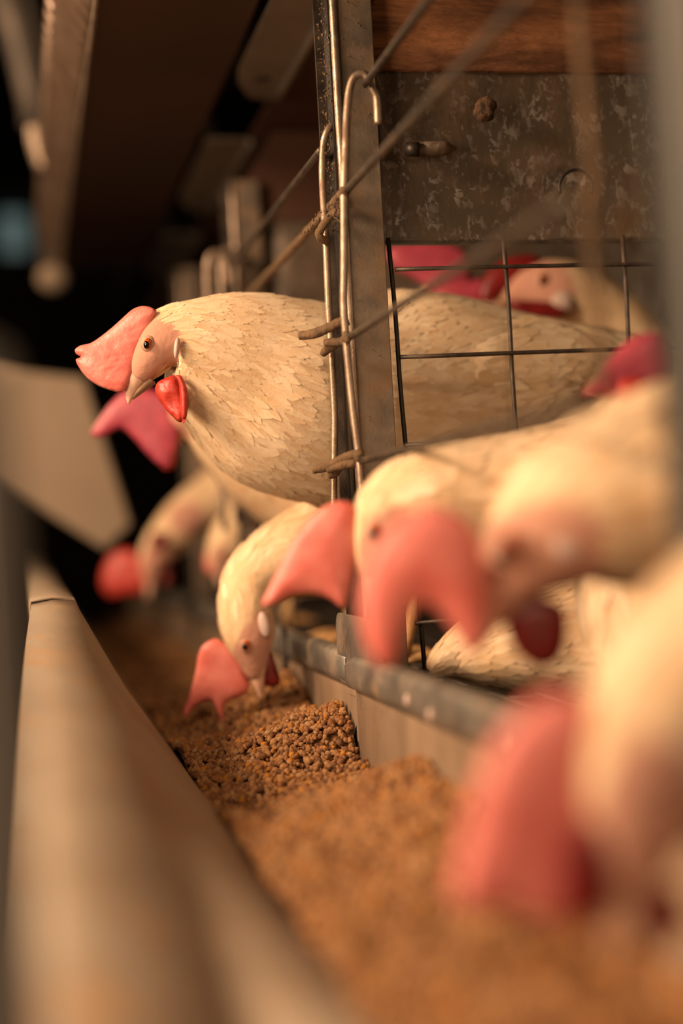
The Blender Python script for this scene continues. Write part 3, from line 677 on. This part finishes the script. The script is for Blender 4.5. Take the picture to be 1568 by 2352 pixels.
# 4. hen eating in the trough
hen('white hen pecking with its face down in the feed',
    [(590, 1560, .93, 20, .007), (580, 1510, .93, 40, .012), (572, 1462, .93, 60, .016), (562, 1400, .935, 62, .021), (578, 1335, .945, 70, .025), (640, 1290, .955, 88, .028), (740, 1255, .975, 115, .033), (880, 1210, 1.02, 150, .043), (1040, 1150, 1.06, 180, .05), (1200, 1120, 1.08, 165, .05), (1340, 1090, 1.08, 100, .04), (1420, 1080, 1.08, 30, .015)],
    [(518, 1480), (497, 1466), (470, 1478), (456, 1500), (448, 1545), (436, 1590), (420, 1632), (428, 1648), (446, 1624), (470, 1612), (488, 1614), (504, 1650), (514, 1655), (516, 1618), (540, 1604), (565, 1592), (572, 1570), (556, 1530), (535, 1495)],
    [(590, 1545, .93, 20, .006), (594, 1570, .93, 14, .0045), (597, 1592, .93, 6, .002), (598, 1602, .93, 2, .0008)],
    eye=(565, 1482, 9, 1), ear=(606, 1434, 13, 30, -.2), headw=.0145,
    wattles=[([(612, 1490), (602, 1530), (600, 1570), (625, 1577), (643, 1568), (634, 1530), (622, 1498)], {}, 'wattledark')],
    skin=[(577, 1500, 40, 80, .25), (600, 1450, 26, 50, 0)], D=.93, feathers=1500, flen=lambda t, a, b: .008+.02*t, combargs=dict(thick=.007, h=8), vox=.0028, legs=40)
# 5. middle hen, comb in profile and dark eye
hen('white hen in the middle with rounded pink comb left of its dark eye',
    [(850, 1330, .69, 28, .008), (855, 1280, .69, 48, .013), (875, 1225, .69, 74, .017), (915, 1170, .69, 100, .022), (990, 1150, .69, 118, .028), (1100, 1150, .70, 140, .04), (1240, 1150, .71, 165, .05), (1420, 1130, .72, 190, .055), (1580, 1110, .73, 160, .05), (1700, 1090, .73, 60, .03)],
    [(806, 1152), (770, 1152), (735, 1170), (700, 1205), (668, 1250), (640, 1305), (618, 1350), (600, 1392), (630, 1388), (665, 1368), (710, 1362), (755, 1374), (790, 1396), (802, 1350), (815, 1290), (818, 1220), (815, 1175)],
    [(850, 1315, .69, 26, .007), (846, 1350, .69, 18, .005), (840, 1385, .69, 8, .003), (838, 1400, .69, 2, .001)],
    eye=(861, 1220, 12, 1), ear=(925, 1172, 16, 26, .5), headw=.0165, skin=[(868, 1262, 44, 80, .1), (915, 1200, 40, 40, 0)],
    wattles=[([(870, 1330), (860, 1390), (880, 1430), (905, 1400), (905, 1350)], {}, 'wattle')],
    D=.69, legs=42, feathers=1500, flen=lambda t, a, b: .008+.02*t, combargs=dict(thick=.009, h=10, D=.685), vox=.0028)
# 6. nearer hen, forked drooping comb
hen('blurred white hen with forked drooping comb and dark red wattle, right of centre',
    [(1120, 1440, .53, 30, .008), (1140, 1380, .53, 55, .013), (1180, 1310, .53, 95, .018), (1235, 1245, .53, 138, .023), (1300, 1190, .53, 175, .03), (1400, 1150, .535, 205, .04), (1540, 1120, .54, 240, .05), (1750, 1090, .55, 270, .055), (1950, 1060, .56, 200, .045), (2080, 1050, .56, 60, .02)],
    [(1040, 1172), (980, 1160), (920, 1190), (870, 1245), (838, 1310), (826, 1390), (838, 1470), (868, 1530), (900, 1530), (918, 1480), (935, 1425), (965, 1390), (1000, 1398), (1040, 1445), (1075, 1500), (1105, 1490), (1122, 1420), (1118, 1330), (1100, 1250), (1075, 1195)],
    [(1118, 1430, .53, 28, .008), (1100, 1470, .53, 18, .006), (1086, 1500, .53, 5, .002)],
    eye=(1165, 1262, 24, 1), ear=(1310, 1225, 40, 62, .2), headw=.0225,
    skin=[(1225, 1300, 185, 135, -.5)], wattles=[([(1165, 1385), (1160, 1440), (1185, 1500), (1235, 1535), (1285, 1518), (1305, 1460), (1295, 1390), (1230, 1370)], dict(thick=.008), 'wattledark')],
    D=.53, legs=False, feathers=1100, flen=lambda t, a, b: .01+.02*t, combargs=dict(thick=.012, h=14, D=.513), vox=.0028)
# 7. nearest hen, bottom right
hen('nearest and largest blurred hen, head down in the lower right corner',
    [(1420, 2080, .375, 50, .008), (1430, 1990, .375, 95, .013), (1455, 1870, .375, 140, .018), (1490, 1730, .375, 175, .023), (1560, 1610, .38, 205, .03), (1680, 1520, .385, 250, .04), (1880, 1450, .39, 320, .05), (2200, 1380, .40, 380, .055), (2500, 1350, .40, 300, .045), (2650, 1340, .40, 60, .02)],
    [(1370, 1600), (1290, 1590), (1215, 1620), (1150, 1690), (1105, 1780), (1075, 1880), (1050, 1980), (1042, 2060), (1085, 2095), (1150, 2085), (1215, 2105), (1290, 2125), (1360, 2110), (1400, 2040), (1410, 1930), (1410, 1800), (1405, 1690)],
    [(1425, 2050, .375, 48, .008), (1415, 2130, .375, 30, .006), (1400, 2190, .375, 6, .002)],
    eye=(1520, 1800, 20, 1), ear=(1590, 1700, 50, 80, .3), headw=.019, skin=[(1500, 1880, 130, 210, 0)],
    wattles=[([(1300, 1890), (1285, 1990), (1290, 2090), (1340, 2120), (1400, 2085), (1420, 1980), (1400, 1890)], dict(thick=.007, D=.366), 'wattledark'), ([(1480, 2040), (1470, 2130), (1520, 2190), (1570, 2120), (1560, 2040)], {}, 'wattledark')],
    D=.375, feathers=900, flen=lambda t, a, b: .01+.02*t, combargs=dict(thick=.011, h=18, D=.372), vox=.003)
# 8. hen standing at the right, comb beside the grey post
hen('hen standing upright in shade behind the forked comb hen, small pink comb at the right',
    [(1440, 905, .64, 22, .007), (1452, 925, .64, 40, .012), (1462, 955, .64, 55, .016), (1462, 1020, .645, 66, .021), (1460, 1120, .655, 86, .028), (1470, 1250, .67, 125, .038), (1500, 1380, .69, 170, .048), (1560, 1480, .71, 170, .05), (1640, 1520, .72, 110, .04), (1720, 1530, .72, 30, .015)],
    [(1335, 905), (1375, 860), (1405, 820), (1440, 785), (1480, 765), (1520, 770), (1535, 820), (1530, 880), (1495, 915), (1450, 925), (1400, 915)],
    [(1425, 925, .64, 20, .006), (1400, 940, .64, 12, .004), (1382, 952, .64, 3, .001)], eye=(1450, 940, 11, 1), headw=.016,
    wattles=[([(1425, 870), (1420, 910), (1450, 930), (1485, 915), (1480, 870)], dict(D=.625), 'wattle')], skin=[(1440, 940, 40, 40, 0)],
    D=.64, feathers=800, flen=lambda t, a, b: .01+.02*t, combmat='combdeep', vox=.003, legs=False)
# 9, 10. two heads behind the partition grid
hen('pale faced hen with white earlobe looking out behind the partition grid',
    [(1130, 690, 1.12, 14, .006), (1165, 672, 1.12, 34, .012), (1215, 660, 1.12, 58, .017), (1275, 668, 1.12, 72, .02), (1340, 700, 1.13, 80, .024), (1400, 760, 1.14, 100, .032), (1450, 850, 1.15, 140, .05), (1520, 960, 1.16, 170, .06), (1640, 1000, 1.16, 130, .05), (1740, 990, 1.16, 30, .02)],
    [(1255, 608), (1225, 585), (1180, 588), (1140, 605), (1110, 640), (1100, 690), (1135, 690), (1170, 668), (1205, 640)],
    [(1150, 690, 1.12, 18, .006), (1118, 706, 1.12, 12, .004), (1095, 722, 1.12, 3, .001)], eye=(1246, 642, 9, 1), ear=(1290, 694, 25, 25, 0), headw=.0185,
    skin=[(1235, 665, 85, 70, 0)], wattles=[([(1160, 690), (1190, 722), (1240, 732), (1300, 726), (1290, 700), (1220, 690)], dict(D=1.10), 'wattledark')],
    D=1.12, feathers=500, flen=lambda t, a, b: .012+.02*t, combargs=dict(h=9, thick=.008, D=1.112), combmat='wattledark', wmat='wattledark', vox=.0035)
hen('hidden hen of which only a purplish comb shows above the sharp hen back',
    [(960, 760, 1.14, 16, .006), (985, 715, 1.14, 40, .013), (1030, 690, 1.14, 62, .018), (1090, 710, 1.145, 72, .022), (1140, 780, 1.155, 90, .03), (1170, 850, 1.16, 100, .035), (1190, 900, 1.165, 40, .02)],
    [(1080, 640), (1075, 590), (1040, 562), (980, 556), (920, 560), (888, 580), (905, 615), (950, 640), (985, 665), (1010, 700), (1060, 715), (1120, 690), (1140, 650), (1110, 640)],
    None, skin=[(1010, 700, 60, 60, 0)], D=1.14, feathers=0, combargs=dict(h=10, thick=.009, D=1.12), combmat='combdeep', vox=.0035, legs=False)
# 2. hen just behind the sharp hen's beak
hen('blurred hen with purple tinged comb directly behind and below the sharp hen beak',
    [(392, 1020, 1.06, 18, .006), (402, 980, 1.06, 38, .012), (425, 945, 1.06, 56, .017), (470, 955, 1.065, 74, .022), (530, 1010, 1.075, 88, .028), (610, 1070, 1.09, 110, .035), (720, 1100, 1.11, 150, .05), (880, 1080, 1.13, 170, .055), (1030, 1050, 1.13, 120, .045), (1120, 1040, 1.13, 30, .02)],
    [(400, 912), (345, 893), (295, 893), (255, 925), (225, 965), (208, 1000), (240, 1003), (275, 985), (305, 1005), (335, 1040), (365, 1068), (390, 1074), (405, 1040), (412, 980)],
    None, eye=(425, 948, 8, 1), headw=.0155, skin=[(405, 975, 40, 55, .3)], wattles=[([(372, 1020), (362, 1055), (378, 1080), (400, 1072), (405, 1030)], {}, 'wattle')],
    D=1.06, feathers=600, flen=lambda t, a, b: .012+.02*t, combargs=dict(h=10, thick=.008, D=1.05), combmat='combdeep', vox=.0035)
# 3. far hen pecking in the trough
hen('farthest visible hen, blurred, red comb low over the trough at the left',
    [(345, 1345, 1.5, 12, .006), (345, 1315, 1.5, 26, .012), (358, 1275, 1.5, 40, .018), (390, 1230, 1.5, 48, .022), (435, 1180, 1.51, 52, .027), (490, 1150, 1.53, 66, .035), (570, 1120, 1.55, 100, .055), (680, 1080, 1.56, 110, .06), (780, 1060, 1.56, 40, .03)],
    [(330, 1282), (300, 1262), (262, 1268), (238, 1300), (232, 1345), (252, 1372), (290, 1368), (325, 1362), (340, 1330)],
    [(345, 1340, 1.5, 12, .006), (342, 1360, 1.5, 8, .004), (338, 1376, 1.5, 2, .001)], eye=(362, 1290, 6, 1), headw=.017, skin=[(360, 1290, 36, 60, .5), (430, 1190, 40, 40, 0)],
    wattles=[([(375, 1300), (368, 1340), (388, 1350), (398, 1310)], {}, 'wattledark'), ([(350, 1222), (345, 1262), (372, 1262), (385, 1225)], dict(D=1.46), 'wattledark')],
    D=1.5, feathers=300, flen=lambda t, a, b: .014+.02*t, combargs=dict(h=9, thick=.010), combmat='wattle', vox=.004)
hen('dim tan hen between the farthest hen and the feeding hen',
    [(505, 1325, 1.32, 16, .008), (510, 1290, 1.32, 34, .015), (520, 1250, 1.32, 46, .02), (550, 1215, 1.33, 55, .026), (610, 1190, 1.345, 75, .035), (700, 1160, 1.36, 110, .05), (800, 1130, 1.36, 60, .04)],
    [(500, 1250), (485, 1240), (472, 1265), (470, 1300), (480, 1322), (498, 1310)], [(505, 1320, 1.32, 14, .006), (503, 1345, 1.32, 3, .001)], eye=(512, 1275, 6, 1), headw=.016, skin=[(508, 1295, 26, 40, 0)],
    D=1.32, feathers=300, flen=lambda t, a, b: .014+.02*t, combargs=dict(h=8), vox=.004)
# 11. body of a hen resting low behind the trough lip
hen('hen sitting low behind the trough lip, only its brown shaded breast feathers showing',
    [(985, 1545, .80, 16, .008), (1020, 1520, .80, 40, .018), (1080, 1500, .80, 75, .03), (1180, 1480, .80, 110, .042), (1300, 1470, .80, 135, .05), (1430, 1460, .80, 140, .052), (1560, 1450, .80, 120, .045), (1680, 1440, .80, 50, .02)],
    None, None, D=.8, feathers=2200, flen=lambda t, a, b: .022, legs=False, vox=.0028)

# ------------------------------------------------------------------ cage floor wires (hold the hens)
t = thing('cage_floor', 'wire mesh cage floor under the hens, behind the trough lip', 'wire floor', Wp(.4, .8, -.1))
for k in range(24):
    x = .205+k*.021; obj('floor_wire', tube([Wp(x, .12, -.0975), Wp(x, 2.4, -.0975)], .0014, 6), MT['wire'], t)
for k in range(46):
    y = .14+k*.05; obj('cross_wire', tube([Wp(XW+.006, y, -.1000), Wp(.72, y, -.1000)], .0014, 6), MT['wire'], t)
for y in (.42, 1.22, 2.0):
    obj('support_leg', rbox((.69, y, -1.2), (.72, y+.03, -.1)), MT['dark'], t, smooth=False)

# ------------------------------------------------------------------ upper tier
ut = thing('upper_trough', 'underside of the upper feed trough, dark brown with a rippled steel side', 'feeder', Wp(.12, 1.1, .35))
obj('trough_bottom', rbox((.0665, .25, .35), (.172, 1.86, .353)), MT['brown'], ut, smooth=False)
V, Fc = [], []; ys = np.linspace(.25, 1.86, 420)
for y in ys:
    for j in range(6): u = j/5; V.append(Wp(.0665-.028*u+.0036*math.sin(y*2*PI/.027)*math.sin(u*PI), y, .35+.052*u))
for i in range(len(ys)-1):
    for j in range(5): a = i*6+j; Fc.append((a, a+1, a+7, a+6))
o = obj('rippled_side', (V, Fc), MT['ripple'], ut); s = o.modifiers.new('s', 'SOLIDIFY'); s.thickness = .0012
obj('side_edge', tube([Wp(.0665, .25, .351), Wp(.0665, 1.86, .351)], .002, 8, 8), MT['rod'], ut)
obj('cage_side_wall', rbox((.1705, .25, .353), (.172, 1.86, .42)), MT['dark'], ut, smooth=False)
obj('end_cap', rbox((.04, 1.86, .35), (.172, 1.863, .42)), MT['dark'], ut, smooth=False)
o = obj('end_knob', ellip(Wp(.057, 1.85, .335), (Vector((1, 0, 0)), Vector((0, 1, 0)), Vector((0, 0, 1))), (.02, .02, .018)), MT['beige'], ut)
bm_ = thing('support_beam', 'dark steel beam carrying the upper cages along the row', 'beam', Wp(.2, 1.1, .4))
obj('web', rbox((.205, .25, .40), (.2075, 2.4, .62)), MT['dark'], bm_, smooth=False)
obj('flange', rbox((.172, .25, .395), (.2075, 2.4, .40)), MT['dark'], bm_, smooth=False)
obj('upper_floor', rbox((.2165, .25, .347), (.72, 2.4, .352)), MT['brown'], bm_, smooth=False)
for (y0, y1, lab) in ((.835, 1.13, 'nearer grey cover strip with a hole near its end, upper centre'), (1.245, 1.53, 'farther grey cover strip, dim and blurred'), (1.65, 1.93, 'farthest cover strip, barely visible')):
    t = thing('cover_strip', lab, 'cover strip', Wp(.197, y0, .345), 'cover strips under the upper cages')
    V, Fc = [], []
    pts = [(.178, y0), (.178, y1-.07), (.183, y1-.04), (.197, y1-.005), (.212, y1), (.218, y1-.01), (.218, y0)]
    V = [Wp(x, y, .346+.35*(x-.178)*0) for x, y in pts]; n = len(V); V += [v+Vector((0, 0, .002)) for v in V]
    o = obj('plate', (V, [tuple(range(n)), tuple(range(n, 2*n))[::-1]]+[(i, n+i, n+(i+1) % n, (i+1) % n) for i in range(n)]), MT['grey'], t, smooth=False); bev(o, .0006)
    obj('folded_edge', tube([Wp(.218, y0, .344), Wp(.218, y1-.012, .344)], .0035, 8, 10), MT['grey'], t)
    obj('bolt_hole', tube([Wp(.199, y1-.055, .3455), Wp(.199, y1-.055, .347)], .0065, 16), MT['dark'], t)
    obj('hanger', rbox((.19, y0+.1, .348), (.20, y0+.12, .396)), MT['dark'], t, smooth=False)
# ------------------------------------------------------------------ aisle side
ap = obj('aisle_post', rbox((-.045, .30, -1.2), (-.0016, .315, .040)), MT['aisle'], smooth=False, label='grey vertical post at the left edge, strongly blurred, outside the trough', cat='post'); bev(ap, .003)
t = thing('feed_cart', 'pale beige sloping cart side standing in the dark aisle at the left', 'cart', Vector((P(80, 1100, 1.6).x-.05, P(80, 1100, 1.6).y, 0)))
pl = prism([(-160, 800, 1.55), (60, 852, 1.55), (192, 868, 1.56), (300, 1205, 1.6), (240, 1262, 1.6), (-160, 1010, 1.55)], 0, th=.012)
o = obj('side_board', pl, MT['beige'], t, smooth=False); bev(o, .003)
for px in (-120, -40):
    a = P(px, 1000, 1.575); obj('leg', box((a.x-.01, a.y, 0), (a.x+.01, a.y+.02, a.z+.02)), MT['dark'], t, smooth=False)
t = thing('cage_row', 'opposite cage row in the dark, blurred steel posts at the upper left', 'cage', Wp(-.30, 2.6, -1.2))
for (px, py, D, r, l) in ((30, 60, 1.9, .016, .10), (75, 95, 2.4, .010, .2)):
    p = P(px, py, D); obj('rail', tube([p+Vector((-.03, 0, l)), p, p+Vector((.02, .02, -l)), p+Vector((.02, .04, -.02-l))], r, 12, 12), MT['grey'], t)
p = P(85, 330, 1.5); obj('hanging_rod', tube([p+Vector((0, 0, .02)), p, p+Vector((.008, 0, -.03))], .009, 12, 8), MT['rod'], t); 
for y in (1.9, 2.7, 3.5): obj('upright', rbox((-.36, y, -1.2), (-.33, y+.04, .9)), MT['dark'], t, smooth=False)
for z in (-.3, .25, .75): obj('shelf_rail', rbox((-.36, 1.6, z), (-.34, 4.2, z+.05)), MT['dark'], t, smooth=False)
